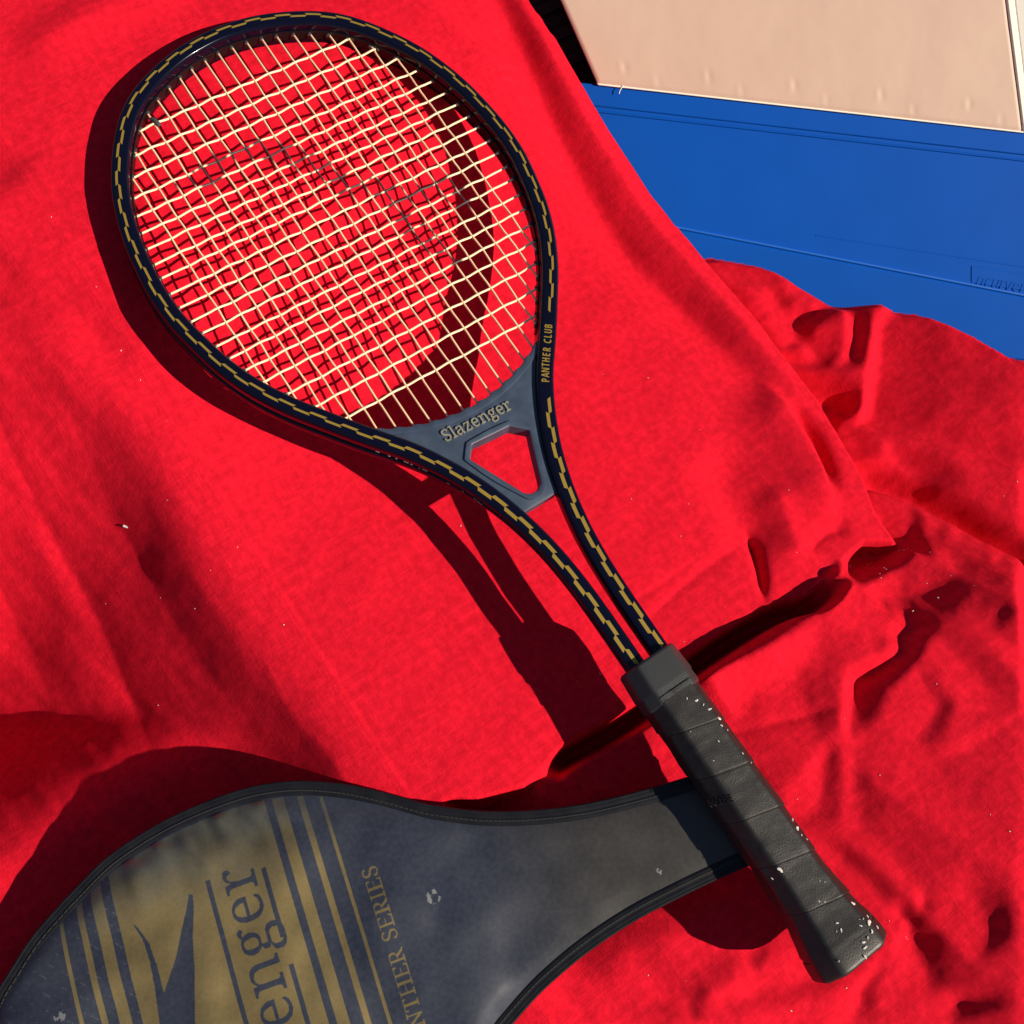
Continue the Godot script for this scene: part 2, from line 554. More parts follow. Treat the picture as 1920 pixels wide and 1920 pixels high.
func build_cloth():
	cw = int((450.0 - T0) / CS)
	chh = int((800.0 - S0) / CS)
	H.resize(cw * chh)
	var n1 := FastNoiseLite.new()
	n1.seed = 3
	n1.frequency = 0.012
	n1.fractal_octaves = 3
	var n2 := FastNoiseLite.new()
	n2.seed = 5
	n2.frequency = 0.05
	n2.fractal_type = FastNoiseLite.FRACTAL_RIDGED
	n2.fractal_octaves = 3
	var n3 := FastNoiseLite.new()
	n3.seed = 9
	n3.frequency = 0.016
	n3.fractal_octaves = 2
	var n4 := FastNoiseLite.new()
	n4.noise_type = FastNoiseLite.TYPE_CELLULAR
	n4.cellular_return_type = FastNoiseLite.RETURN_DISTANCE2
	n4.cellular_distance_function = FastNoiseLite.DISTANCE_EUCLIDEAN
	n4.seed = 14
	n4.frequency = 0.018
	n4.fractal_octaves = 3
	n4.fractal_gain = 0.4
	n4.domain_warp_enabled = true
	n4.domain_warp_amplitude = 18.0
	n4.domain_warp_frequency = 0.02
	var loose := loose_cloth()
	var keep := PackedByteArray()
	keep.resize(cw * chh)
	for j in chh:
		var s := S0 + j * CS
		var er := pl(edge_r, s)
		var ks := lerpf(1.2, 0.24, sm(440.0, 640.0, s))
		for i in cw:
			var t := T0 + i * CS
			var top := -57.0 + 39.0 * sm(385.0, 640.0, s - 0.25 * t)
			var dl := -180.0 - t + 4.0 * sin(s * 0.03)
			var d2 := dl - 34.0
			var fall := 1.6 * (sqrt(dl * dl + 200.0) + dl) * 0.5 - 0.6 * (sqrt(d2 * d2 + 500.0) + d2) * 0.5
			top -= lerpf(1.0, 0.2, sm(430.0, 640.0, s)) * fall
			if t < -150.0:
				# it comes to rest below the racket cover
				var rest := lerpf(-118.0, -235.0, sm(300.0, 450.0, s)) - 0.03 * (t + 250.0)
				top = rest + (sqrt((top - rest) * (top - rest) + 160.0) + top - rest) * 0.5
			var ls := pl(lip, t)
			var a := sm(0.0, 10.0, t - er)
			var b := sm(0.0, 7.0, ls - s) * sm(-150.0, -105.0, t)
			var inside := (1.0 - a) * (1.0 - b)
			var h := top
			var crump := 0.08 + 0.15 * sm(-150.0, -200.0, t)
			if inside < 1.0:
				var low := loose[j * cw + i]
				if t > 150.0:
					low -= 8.0 * sm(-8.0, 3.0, s - pl(hem, t))
				if s > 440.0:
					low = -170.0
				h = lerpf(low, top, inside)
				crump += (1.0 - inside) * 0.18
			h += 1.6 * n1.get_noise_2d(t, s)
			if inside < 1.0:
				h += (1.0 - inside) * (2.2 * n4.get_noise_2d(t * 1.3 + 0.9 * s, s * 0.9 - 0.7 * t) + 0.5 * n3.get_noise_2d(t * 1.6, s * 1.6))
			elif t < -150.0:
				h += sm(-150.0, -215.0, t) * 1.6 * n3.get_noise_2d(t * 2.2 + 0.5 * s, s * 0.3)
			else:
				h += 0.8 * n4.get_noise_2d(t * 0.6 + 500.0, s * 0.4)
			if t < -150.0:
				h += crump * 0.9 * n2.get_noise_2d(t * 1.3 + 0.25 * s, s * 0.35)
			else:
				h += crump * 0.9 * n2.get_noise_2d(t * 0.8 + 0.3 * s, s * 0.7 - 0.2 * t)
			H[j * cw + i] = maxf(h, -330.0)
			var off := t - er > (16.0 if s > 425.0 else 1e9) or (t > er + 4.0 and s > pl(hem, t) + 4.0)
			keep[j * cw + i] = 0 if off else 1
	folds()
	var v := PackedVector3Array()
	var nn := PackedVector3Array()
	var uv := PackedVector2Array()
	v.resize(cw * chh)
	nn.resize(cw * chh)
	uv.resize(cw * chh)
	for j in chh:
		var ja := maxi(j - 1, 0) * cw
		var jb := mini(j + 1, chh - 1) * cw
		for i in cw:
			var k := j * cw + i
			v[k] = Vector3(T0 + i * CS, S0 + j * CS, H[k])
			nn[k] = Vector3(H[j * cw + maxi(i - 1, 0)] - H[j * cw + mini(i + 1, cw - 1)], H[ja + i] - H[jb + i], 2.0 * CS).normalized()
			uv[k] = Vector2(i, j) * CS / 78.0
	var idx := PackedInt32Array()
	idx.resize(cw * chh * 6)
	var o := 0
	for j in chh - 1:
		for i in cw - 1:
			var k := j * cw + i
			if keep[k] == 0 or keep[k + 1] == 0 or keep[k + cw] == 0 or keep[k + cw + 1] == 0:
				continue
			idx[o] = k
			idx[o + 1] = k + cw + 1
			idx[o + 2] = k + 1
			idx[o + 3] = k
			idx[o + 4] = k + cw
			idx[o + 5] = k + cw + 1
			o += 6
	idx.resize(o)
	var c := MeshInstance3D.new()
	c.name = "red_cloth"
	c.mesh = arrays_mesh(v, nn, idx, uv)
	c.material_override = M.cloth
	c.transform = Transform3D(AX, Vector3.ZERO)
	c.set_meta("label", "wrinkled red cotton cloth draped under the racket and its cover")
	c.set_meta("category", "cloth")
	add_child(c)

func folds():
	# courses run downwards (s falling), so the first width is the side towards +t
	# the gap below the front edge of the upper layer
	stroke([-75, 171, -56, 176, -3, 172, 44, 178, 104, 176, 130, 168, 160, 174], -48, 5.5, 5.5, 4.0, 0.12)
	stroke([-30, 160, 30, 165, 75, 161, 115, 156], 7, 8, 14)
	# the long roll along the right edge of the upper layer
	stroke([205, 720, 198, 640, 190, 580, 184, 533, 180, 481, 180, 429, 188, 385, 197, 329, 205, 290, 206, 262], -11, 11, 15, 2.0, 0.25)
	stroke([209, 700, 208, 620, 206, 560, 205, 503, 206, 433, 213, 371, 217, 311, 214, 250], 5, 8, 9)
	stroke([200, 320, 196, 266, 189, 232, 174, 200], 12, 7, 22, 2.0, 0.3)
	stroke([134, 300, 134, 260, 127, 228, 118, 198], -9, 22, 15, 2.0, 0.35)
	stroke([208, 292, 207, 258, 201, 236, 190, 216], -9, 6, 5, 2.0, 0.35)
	stroke([130, 236, 126, 220, 116, 202, 104, 184], -9, 3, 3.4, 1.4, 0.35)
	stroke([160, 250, 152, 220, 142, 192], 4, 8, 14)
	stroke([20, 215, 70, 224, 128, 226], -1.6, 3, 4)
	stroke([0, 240, 40, 232, 90, 234], -1.0, 3, 3)
	stroke([190, 195, 172, 200, 150, 196], -4, 6, 6)
	# soft rolls over the upper part
	stroke([120, 740, 150, 650, 168, 570], 4, 14, 18)
	stroke([150, 740, 168, 660, 180, 590], -4, 12, 12)
	stroke([60, 720, 105, 705, 150, 715], -4, 14, 14)
	stroke([-120, 735, -60, 745, 20, 745], 6, 18, 18)
	stroke([-230, 730, -180, 700, -152, 650], -6, 14, 14)
	stroke([-280, 650, -225, 620, -172, 570, -160, 500], -7, 16, 14)
	stroke([-250, 700, -205, 665, -178, 620], 4, 12, 12)
	stroke([-250, 590, -210, 560, -190, 500], 4, 12, 12)
	# the left side, hanging in long soft folds
	stroke([-212, 650, -230, 594, -247, 498, -253, 411, -262, 340, -258, 270], -5, 10, 11, 1.4, 0.3)
	stroke([-196, 560, -206, 490, -212, 413, -210, 350, -200, 300], -2.2, 8, 9, 1.4, 0.3)
	stroke([-220, 620, -238, 540, -262, 450, -282, 380], 3, 14, 12, 2.0, 0.35)
	stroke([-262, 620, -284, 540, -300, 450, -306, 380], -5, 13, 14, 1.5, 0.35)
	stroke([-190, 470, -188, 410, -190, 360, -184, 310], 1.2, 6, 8)
	stroke([-178, 340, -182, 290, -176, 250, -180, 215], 1.0, 3, 4)

	# between the layers on the right
	stroke([216, 226, 242, 214, 264, 172, 280, 128, 296, 96, 310, 70], -20, 9, 7, 2.4, 0.18)
	stroke([12, 140, 70, 118, 104, 106], -2, 4, 4)

# ------------------------------------------------------------------ boxes at the back
var WO := Vector3(242.0, 566.6, -60.4)      # where the cream board meets the blue box at the cloth
var WH := Vector3(0.7742, -0.6268, 0.0862)
var WV := Vector3(0.4476, 0.6339, 0.6306)
var WN := Vector3(-0.45, -0.45, 0.77)

func wp(h: float, v: float, d := 0.0) -> Vector3:
	return WO + WH * h + WV * v + WN * d

func slab(outline: Array, front: float, back: float, bevel: float) -> ArrayMesh:   # a board with a bevelled front, outline in the wall's h and v
	var q := PackedVector2Array()
	for i in range(0, outline.size(), 2):
		q.append(Vector2(outline[i], outline[i + 1]))
	var mid := Vector2.ZERO
	for p in q:
		mid += p / q.size()
	var ins := func(d: float) -> PackedVector3Array:
		var row := PackedVector3Array()
		for i in q.size():
			var a := q[(i - 1 + q.size()) % q.size()]
			var b := q[i]
			var c := q[(i + 1) % q.size()]
			var u := (b - a).normalized()
			var w := (c - b).normalized()
			var m := u.orthogonal() + w.orthogonal()
			m = m.normalized() / maxf(0.4, m.normalized().dot(u.orthogonal()))
			if m.dot(mid - b) < 0.0:
				m = -m
			var p := b + m * d
			row.append(Vector3(p.x, p.y, 0))
			row.append(Vector3(p.x, p.y, 0))
		return row
	var rows := []
	for e in [[bevel, front, 0], [bevel * 0.35, front - bevel * 0.3, 0], [0.0, front - bevel, 0], [0.0, front - bevel, 1], [0.0, back, 0]]:
		var row: PackedVector3Array = ins.call(e[0])
		var o := PackedVector3Array()
		for p in row:
			o.append(wp(p.x, p.y, e[1]))
		o = o.slice(1) + o.slice(0, 1)
		rows.append(o)
	return skin(rows, true, Vector3.ZERO, true)

func build_blue_box():
	var o := thing("blue_box", "blue plastic storage box with embossed lettering, standing behind the cloth", "storage box")
	part("box_body", slab([-60, -2, 430, -2, 430, -172, -60, -172], 0.0, -260.0, 2.0), M.blue, o)
	part("rim", slab([-62, 0.5, 432, 0.5, 432, -15.5, -62, -14.5], 1.4, -250.0, 0.9), M.blue, o)
	part("rim_ridge", slab([-50, -17.0, 431, -18.4, 431, -20.2, -50, -18.8], 1.2, -20.0, 0.7), M.blue, o)
	part("base_band", slab([-40, -86.6, 431, -125.2, 431, -170, -40, -170], 2.8, -240.0, 2.6), M.blue, o)
	part("base_ridge", slab([-40, -84.9, 431, -123.4, 431, -125.6, -40, -87.1], 3.3, -10.0, 0.9), M.blue_lit_edge, o)
	part("panel_groove", slab([182, -89.6, 400, -98.6, 400, -99.5, 182, -90.5], 0.35, -5.0, 0.2), M.blue, o)
	part("label_tab", slab([306.5, -100.4, 420, -105.2, 420, -117.5, 309.5, -113.0], 0.45, -5.0, 0.4), M.blue, o)
	var tm := TextMesh.new()
	tm.text = "ncurver"
	tm.font = font(false)
	tm.font_size = 32
	tm.pixel_size = 11.5 / 32.0
	tm.depth = 0.45
	tm.horizontal_alignment = HORIZONTAL_ALIGNMENT_LEFT
	var l := part("lettering", tm, M.blue, o)
	var hx := (WH - WV * 0.045).normalized()
	l.transform = Transform3D(Basis(hx, WN.cross(hx), WN), wp(313.0, -110.4, 0.5))

func build_cream_board():
	# a hollow cream board, its front dented in two rows
	var o := thing("cream_board", "cream plastic board with small dents, standing above the blue box", "board")
	var rows := []
	var nv := 90
	var nh := 190
	var nz := FastNoiseLite.new()
	nz.frequency = 0.02
	var dents := []
	for k in 7:
		dents.append(Vector3(18.0 + 62.0 * k + k * k * 0.6, 14.2 + k * 0.4, 0.36))
		dents.append(Vector3(44.0 + 62.0 * k + k * k * 0.6, 7.4, 0.22))
	for j in nv + 1:
		var v := 0.6 + 199.4 * j / nv
		var row := PackedVector3Array()
		for i in nh + 1:
			var h0 := 0.6 - 0.63 * v
			var h1 := 320.0 - 0.4 * v
			var h := lerpf(h0, h1, float(i) / nh)
			var d := 3.8 + 0.25 * nz.get_noise_2d(h, v)
			for e in dents:
				var x: float = (h - e.x) * 0.9 + (v - e.y) * 0.25
				var y: float = (v - e.y)
				d -= e.z * exp(-(x * x / 5.0 + y * y / 14.0))
				d += 0.7 * e.z * exp(-((x + 2.6) * (x + 2.6) / 3.5 + y * y / 12.0))
			var rim := minf(minf(v - 0.6, h - h0), h1 - h)
			if rim < 2.0:
				d -= 1.0 * pow(1.0 - rim / 2.0, 2.0)
			row.append(wp(h, v, d))
		rows.append(row)
	part("front_face", skin(rows, false, WN), M.cream, o)
	part("board_core", slab([0.8, 0.8, 320, 0.8, 239.8, 199.5, -124.8, 199.5], 2.6, -16.0, 0.6), M.cream, o)
	part("lit_edge_lip", slab([0.4, 0.2, 320.4, 0.2, 319.8, 1.4, -0.6, 1.4], 4.3, -14.0, 0.5), M.white, o)  # white, not cream: the highlight on the lower edge is painted in
	var e := thing("white_cabinet", "white cabinet edge standing against the right end of the cream board", "cabinet")
	part("edge_strip", slab([320.1, 0.4, 325.8, 0.4, 246.4, 199.0, 240.4, 199.0], 4.6, -20.0, 1.0), M.white, e)
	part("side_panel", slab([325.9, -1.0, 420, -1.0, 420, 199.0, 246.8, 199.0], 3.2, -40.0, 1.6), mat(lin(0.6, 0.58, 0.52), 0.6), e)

func build_black_crate():
	# dark slatted plastic seen between the cloth and the board
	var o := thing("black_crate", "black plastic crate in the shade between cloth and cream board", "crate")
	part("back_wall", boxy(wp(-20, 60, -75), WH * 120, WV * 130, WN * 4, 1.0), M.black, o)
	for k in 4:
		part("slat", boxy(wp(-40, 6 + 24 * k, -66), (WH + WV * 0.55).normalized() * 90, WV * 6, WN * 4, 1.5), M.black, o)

func build_thread():
	var o := thing("white_thread", "short white thread hanging from the lower edge of the cream board", "thread", wp(16.5, 0.4, 4.6))
	var pts := []
	for i in 9:
		var f := i / 8.0
		pts.append(WH * (2.4 * (1.0 - f) * (1.0 - f)) - WV * (6.0 * f - 1.5) + WN * (0.5 * sin(f * PI)))
	part("strand", tube(pts, 0.3, 6), M.white, o)

func font(bold: bool, serif := false) -> SystemFont:
	var f := SystemFont.new()
	f.font_names = PackedStringArray(["Droid Serif" if serif else "Droid Sans"])
	f.font_weight = 700 if bold else 400
	return f

# ------------------------------------------------------------------ racket
var prof := [196.0, 9.5, 215.0, 9.5, 235.0, 9.6, 255.0, 10.3, 275.0, 12.1, 295.0, 15.5, 315.0, 20.7, 335.0, 27.9, 355.0, 37.7, 375.0, 50.0, 395.0, 65.9, 415.0, 81.0, 435.0, 95.5, 455.0, 107.0, 475.0, 115.2, 495.0, 120.4, 515.0, 124.3, 535.0, 125.3, 555.0, 123.9, 575.0, 121.0, 595.0, 115.8, 615.0, 108.0, 635.0, 96.4, 650.0, 85.4, 660.0, 75.5, 668.0, 64.0, 676.0, 47.0, 682.0, 28.0, 684.6, 10.0, 685.0, 0.0]
var path := PackedVector2Array()   # middle of the frame from the right shaft round to the left one

func make_path():
	var flat := []
	for i in range(0, prof.size() - 2, 2):
		flat.append(prof[i + 1] - 0.9)
		flat.append(prof[i] - 1.0 * sm(600, 685, prof[i]))
	flat.append(0.0)
	flat.append(684.0)
	for i in range(prof.size() - 4, -2, -2):
		flat.append(-(prof[i + 1] - 0.9))
		flat.append(prof[i] - 1.0 * sm(600, 685, prof[i]))
	var q := smooth_line(flat, 6)
	# even steps of 3 mm
	var cur := Curve2D.new()
	for p in q:
		cur.add_point(p)
	var n := int(cur.get_baked_length() / 3.0)
	var raw := PackedVector2Array()
	for i in n + 1:
		raw.append(cur.sample_baked(cur.get_baked_length() * i / n))
	path = raw.duplicate()
	for pass_ in 3:
		var old := path.duplicate()
		for i in range(2, path.size() - 2):
			path[i] = (old[i - 1] + old[i] * 2.0 + old[i + 1]) / 4.0

func tan_at(i: int) -> Vector2:
	return (path[mini(i + 1, path.size() - 1)] - path[maxi(i - 1, 0)]).normalized()

func at_path(x: float, off: float) -> Vector2:   # x in steps of the path, off outwards
	var i := clampi(int(x), 0, path.size() - 2)
	var f := x - i
	var tg := tan_at(i).lerp(tan_at(i + 1), f).normalized()
	return path[i].lerp(path[i + 1], f) + Vector2(tg.y, -tg.x) * off

func sweep(profile: Array, i0: int, i1: int, cap := true) -> ArrayMesh:
	var rows := []
	for i in range(i0, i1 + 1):
		var tg := tan_at(i)
		var o := Vector2(tg.y, -tg.x)
		var row := PackedVector3Array()
		for k in range(0, profile.size(), 2):
			var f := sm(300.0, 400.0, path[i].y)
			var p: Vector2 = path[i] + o * (profile[k] * lerpf(0.93, 1.0, f))
			row.append(Vector3(p.x, p.y, profile[k + 1] * (lerpf(0.6, 1.18, f) if profile[k + 1] < 0.0 else 1.0)))
		rows.append(row)
	return skin(rows, true, Vector3.ZERO, cap)

func ink(t: float, s: float) -> bool:   # the worn black stencil on the strings
	var p := Vector2(t, s)
	for q in [[-77, 600, -61, 599, -39, 603, -17, 600, -3, 588, 7, 571, 15, 550, 31, 542, 39, 526, 35, 508, 41, 489, 47, 471], [31, 530, 39, 526, 56, 524, 74, 519, 74, 507]]:
		for i in range(0, q.size() - 2, 2):
			var c := Geometry2D.get_closest_point_to_segment(p, Vector2(q[i], q[i + 1]), Vector2(q[i + 2], q[i + 3]))
			if c.distance_to(p) < (4.0 if i < 2 or i > 18 else 7.5):
				return rng.randf() < 0.85
	return false

func inner_s(t: float, upper: bool) -> float:   # where a main string meets the frame
	var best := -1.0
	for i in path.size() - 1:
		var a := at_path(i, -5.4)
		var b := at_path(i + 1, -5.4)
		if (a.x - t) * (b.x - t) <= 0.0 and a.x != b.x:
			var s := lerpf(a.y, b.y, (t - a.x) / (b.x - a.x))
			if (upper and s > 560.0) or (not upper and s < 520.0 and s > 380.0):
				best = s
	return best

func arc_top(t: float) -> float:    # upper edge of the throat bridge
	return 379.5 + 0.00475 * t * t

func build_racket():
	make_path()
	var o := thing("tennis_racket", "navy tennis racket with gold dashes and black grip, lying on the red cloth", "tennis racket")
	var prf := [-4.6, -0.1, -3.0, 0.25, 3.0, 0.25, 4.6, -0.1, 5.7, -1.4, 5.9, -3.4, 5.9, -5.6, 5.5, -6.4, 5.5, -6.4, 4.3, -7.2, 4.3, -7.2, 4.3, -10.4, 4.3, -10.4, 5.5, -11.2, 5.5, -11.2, 5.9, -12.2, 5.9, -14.6, 5.2, -16.4, 3.6, -17.2, -3.6, -17.2, -5.2, -16.4, -5.7, -14.6, -5.7, -2.2]
	var fr := part("frame", sweep(prf, 0, path.size() - 1), M.frame, o)
	var n := path.size()
	# ring only: from where the bridge meets the frame
	var r0 := 0
	while path[r0].y < 398.0:
		r0 += 1
	var strip := [[sweep([-5.0, -5.2, -6.5, -5.4, -6.5, -5.4, -6.6, -11.8, -6.6, -11.8, -5.0, -12.0], r0, n - 1 - r0)]]
	# strings
	var cream_c := Color(0.84, 0.68, 0.42)
	var ink_c := Color(0.05, 0.028, 0.034)
	var crosses := [647.6, 632.7, 619.1, 605.4, 593.3, 581.3, 570.1, 558.5, 548.3, 536.1, 525.4, 513.8, 503.8, 492.1, 481.4, 469.8, 458.2, 444.2, 429.0, 413.4]
	var ends := []
	for i in 20:
		var t := (i - 9.5) * 10.3 - 0.3 + rng.randf_range(-0.35, 0.35)
		var s1 := inner_s(t, true) - 0.4
		var s0 := arc_top(t) + 1.0 if absf(t) < 62.0 else inner_s(t, false) + 0.4
		var pts := []
		var cols := PackedColorArray()
		var x := s0
		var ss := [s0]
		for j in range(19, -1, -1):
			var c: float = crosses[j]
			if c > s0 + 2.0 and c < s1 - 2.0:
				ss.append(c - 3.5)
				ss.append(c)
				ss.append(c + 3.5)
		ss.append(s1)
		ss.sort()
		var dark := false
		for y in ss:
			var k := 0.0
			var jj := -1
			for j in 20:
				if absf(crosses[j] - y) < 0.1:
					jj = j
			if jj >= 0:
				k = 0.45 if (i + jj) % 2 else -0.45
			pts.append(Vector3(t + 0.25 * sin(y * 0.21 + i), y, -9.0 + k))
			cols.append(ink_c if ink(t, y) else cream_c.lerp(Color(0.8, 0.5, 0.3), rng.randf_range(0.45, 0.9)))
		part("main_string", tube(pts, 0.68, 7, true, cols), M.string, o)
		ends.append(Vector3(t, s1, -9.0))
		if absf(t) >= 62.0:
			ends.append(Vector3(t, s0, -9.0))
	for j in 20:
		var s: float = crosses[j]
		var w := 0.0
		for i in n - 1:
			var a := at_path(i, -5.6)
			if path[i].x > 0.0 and (a.y - s) * (at_path(i + 1, -5.6).y - s) <= 0.0:
				w = a.x
		var pts := []
		var cols := PackedColorArray()
		var xs := [-w, w]
		for i in 20:
			var t := (i - 9.5) * 10.3 - 0.3
			if absf(t) < w - 1.0:
				xs.append(t)
				xs.append(t - 2.0)
				xs.append(t + 2.0)
				xs.append(t - 4.0)
				xs.append(t + 4.0)
		xs.sort()
		var tilt := 0.006 - 0.0007 * j
		for x in xs:
			var i := roundi((x + 0.3) / 10.3 + 9.5)
			var dx: float = absf(x - ((i - 9.5) * 10.3 - 0.3))
			var k := 0.0
			if absf(x) < w - 0.5 and dx < 3.0:
				k = (-1.25 if (i + j) % 2 else 1.25) * (1.0 if dx < 0.1 else 0.62)
			if absf(x) < w - 0.5:
				k = 0.7 * cos(PI * (x + 0.3) / 10.3 - PI * 9.5) * (-1.0 if j % 2 else 1.0) * sm(0.0, 5.0, w - absf(x))
			pts.append(Vector3(x, s + x * tilt * 0.6 + 0.12 * sin(x * 0.17 + j * 1.7), -9.0 + k))
			cols.append(ink_c if ink(x, s) else cream_c.lerp(Color(0.88, 0.77, 0.55), rng.randf() * 0.5))
		part("cross_string", tube(pts, 0.76, 7, true, cols), M.string, o)
		ends.append(Vector3(w, s, -9.0))
		ends.append(Vector3(-w, s, -9.0))
	var gro := []
	for e in ends:
		var best := 1e9
		var bi := 0
		for i in n:
			var d := path[i].distance_to(Vector2(e.x, e.y))
			if d < best:
				best = d
				bi = i
		var tg := tan_at(bi)
		var inw := Vector3(-tg.y, tg.x, 0)
		var p: Vector3 = e
		gro.append([tube([p - inw * 3.0, p + inw * 0.6, p + inw * 1.9], 1.45, 8)])
		strip.append([boxy(p - inw * 1.2, inw * 1.4, Vector3(tg.x, tg.y, 0) * 2.6, Vector3(0, 0, 1) * 2.7, 0.6)])
	part("grommet_strip", join(strip), M.black, o)
	part("grommets", join(gro), M.grommet, o).set_meta("kind", "stuff")
	part("string_knot", tube([w3(-67.5, 650.5, -7.6), w3(-66.2, 648.5, -6.6), w3(-65.4, 646.0, -7.2), w3(-65.0, 644.0, -8.2)], 1.5, 8), M.grommet, o)
	var chips := []
	for i in range(r0, n):
		var q := path[i]
		if q.x < -22.0 and q.x > -62.0 and q.y < 396.0 and rng.randf() < 0.45:
			var e := at_path(i + rng.randf(), 5.75)
			var tg := tan_at(i)
			chips.append([boxy(Vector3(e.x, e.y, rng.randf_range(-8.6, -6.4)), Vector3(tg.x, tg.y, 0) * rng.randf_range(0.5, 1.6), Vector3(tg.y, -tg.x, 0) * 0.35, Vector3(0, 0, 0.4), 0.15)])
	if chips.size():
		part("lacquer_chips", join(chips), M.zip, o).set_meta("kind", "stuff")
	gold_trim(o, n)
	yoke(o)
	grip(o)

func gold_trim(o: Node3D, n: int):
	# broken gold line: dashes stepping in and out along the face
	var v := PackedVector3Array()
	var tr := PackedInt32Array()
	var stepmm := path[0].distance_to(path[1])
	var dash := 9.9 / stepmm
	var x := 0.6
	var side := 1.0
	while x + dash < n - 1.5:
		var m := path[int(x + dash * 0.5)]
		var skip: bool = m.x > 0.0 and m.y > 362.0 and m.y < 411.0
		if not skip:
			var wid := lerpf(1.15, 0.72, sm(300.0, 420.0, m.y))
			var c0 := 0.9 + side * lerpf(0.9, 0.72, sm(300.0, 420.0, m.y))
			var k := v.size()
			for q in 5:
				var f := q / 4.0
				var sk := 0.75 / stepmm * side
				var a := at_path(x + dash * f - sk, c0 - wid)
				var b := at_path(x + dash * f + sk, c0 + wid)
				v.append(Vector3(a.x, a.y, 0.37))
				v.append(Vector3(b.x, b.y, 0.37))
			for q in 4:
				tr.append_array([k + q * 2, k + q * 2 + 1, k + q * 2 + 3, k + q * 2, k + q * 2 + 3, k + q * 2 + 2])
		x += dash
		side = -side
	part("gold_trim", finish(v, tr, Vector3(0, 0, 1)), M.gold, o)
	# lettering up the right side
	var list := []
	var word := "PANTHER CLUB"
	var i0 := 0
	while path[i0].y < 368.0:
		i0 += 1
	var pos := float(i0)
	for ch in word:
		if ch == " ":
			pos += 2.2 / stepmm
			continue
		var tm := TextMesh.new()
		tm.text = ch
		tm.font = font(true)
		tm.font_size = 48
		tm.pixel_size = 6.6 / 48.0
		tm.depth = 0.12
		var tg := tan_at(int(pos))
		var p := at_path(pos + 1.6 / stepmm, 3.0)
		var bx := Vector3(tg.x, tg.y, 0)
		var by := Vector3(-tg.y, tg.x, 0)
		tm.vertical_alignment = VERTICAL_ALIGNMENT_BOTTOM
		list.append([tm, Transform3D(Basis(bx * 0.72, by, Vector3(0, 0, 1)), Vector3(p.x, p.y, 0.36) - by * 1.2)])
		pos += (3.5 if ch != "I" else 2.2) / stepmm
	part("side_lettering", join(list), M.gold, o)

func yoke(o: Node3D):
	# moulded throat piece: rings of points from its outline in to the opening
	var hole := PackedVector2Array([Vector2(11.0, 357.4), Vector2(20.0, 349.0), Vector2(8.8, 321.0), Vector2(7.0, 317.0), Vector2(3.0, 314.4), Vector2(-1.6, 314.4), Vector2(-5.4, 317.0), Vector2(-21.4, 351.4), Vector2(-15.0, 359.0)])
	var c := Vector2(-0.5, 342.0)
	var outer := PackedVector2Array()
	var inner := PackedVector2Array()
	var ng := 144
	var ring := PackedVector2Array()
	# outline: along the frame's inner side, across the bottom, and over the bridge
	var k := 0
	var right := []
	for i in path.size():
		if path[i].x > 0.0 and path[i].y > 306.0 and path[i].y < 402.0:
			right.append(at_path(i, -4.4))
	for p in right:
		ring.append(p)
	var tmax: float = right[right.size() - 1].x
	for i in range(1, 24):
		var t := lerpf(tmax, -tmax, i / 24.0)
		ring.append(Vector2(t, arc_top(t)))
	for i in range(right.size() - 1, -1, -1):
		ring.append(Vector2(-right[i].x, right[i].y))
	for g in ng:
		var a := TAU * g / ng
		var d := Vector2(cos(a), sin(a))
		outer.append(ray(c, d, ring))
		inner.append(ray(c, d, hole))
	var rows := []
	for e in [[0.0, -11.5, 0], [0.0, -3.6, 0], [0.0, -3.6, 0], [0.0, -3.2, 1.2], [0.5, -2.9, 0], [1.0, -2.9, 4.0], [1.0, -2.9, 4.0], [1.0, -1.7, 3.4], [1.0, -1.7, 3.4], [1.0, -1.6, 1.0], [1.0, -2.2, 0.0], [1.0, -2.2, 0.0], [1.0, -11.2, -0.8], [1.0, -11.2, -0.8], [0.0, -11.5, 0.0]]:
		var row := PackedVector3Array()
		for g in ng:
			var d := (outer[g] - inner[g]).normalized()
			var p := outer[g].lerp(inner[g], e[0])
			p += d * minf(e[2], outer[g].distance_to(inner[g]) * 0.5) * (1.0 if e[0] > 0.6 else -1.0)
			row.append(Vector3(p.x, p.y, e[1]))
		rows.append(row)
	part("throat_piece", skin(rows, true), M.yoke, o)
	# raised rim under the strings, notched where each one passes
	var rim := []
	for i in range(0, 97):
		var t := lerpf(-62.0, 62.0, i / 96.0)
		var s := arc_top(t)
		var nt := Vector2(-0.0095 * t, 1.0).normalized()
		var bump: float = 0.9 * exp(-pow(fposmod(t + 0.3, 10.3) - 5.15, 2.0) / 5.0)
		var row := PackedVector3Array()
		for q in [[-4.2, -3.4], [-3.6, -2.2], [-3.6, -2.2], [-0.6 + bump, -2.1], [0.3 + bump, -3.0], [0.3 + bump, -3.0], [0.3 + bump, -13.5], [-4.2, -13.5]]:
			row.append(Vector3(t + nt.x * q[0], s + nt.y * q[0], q[1]))
		rim.append(row)
	part("bridge_rim", skin(rim, true, Vector3.ZERO, true), M.yoke, o)
	var tm := TextMesh.new()
	tm.text = "Slazenger"
	tm.font = font(false, true)
	tm.font_size = 64
	tm.pixel_size = 10.4 / 64.0
	tm.depth = 1.3
	tm.horizontal_alignment = HORIZONTAL_ALIGNMENT_CENTER
	var l := part("maker_lettering", tm, M.letter, o)
	l.transform = Transform3D(Basis(Vector3(1, 0, 0).rotated(Vector3(0, 0, 1), -0.05) * 0.98, Vector3(0, 1, 0), Vector3(0, 0, 1)), w3(-4.2, 370.6, -2.4))

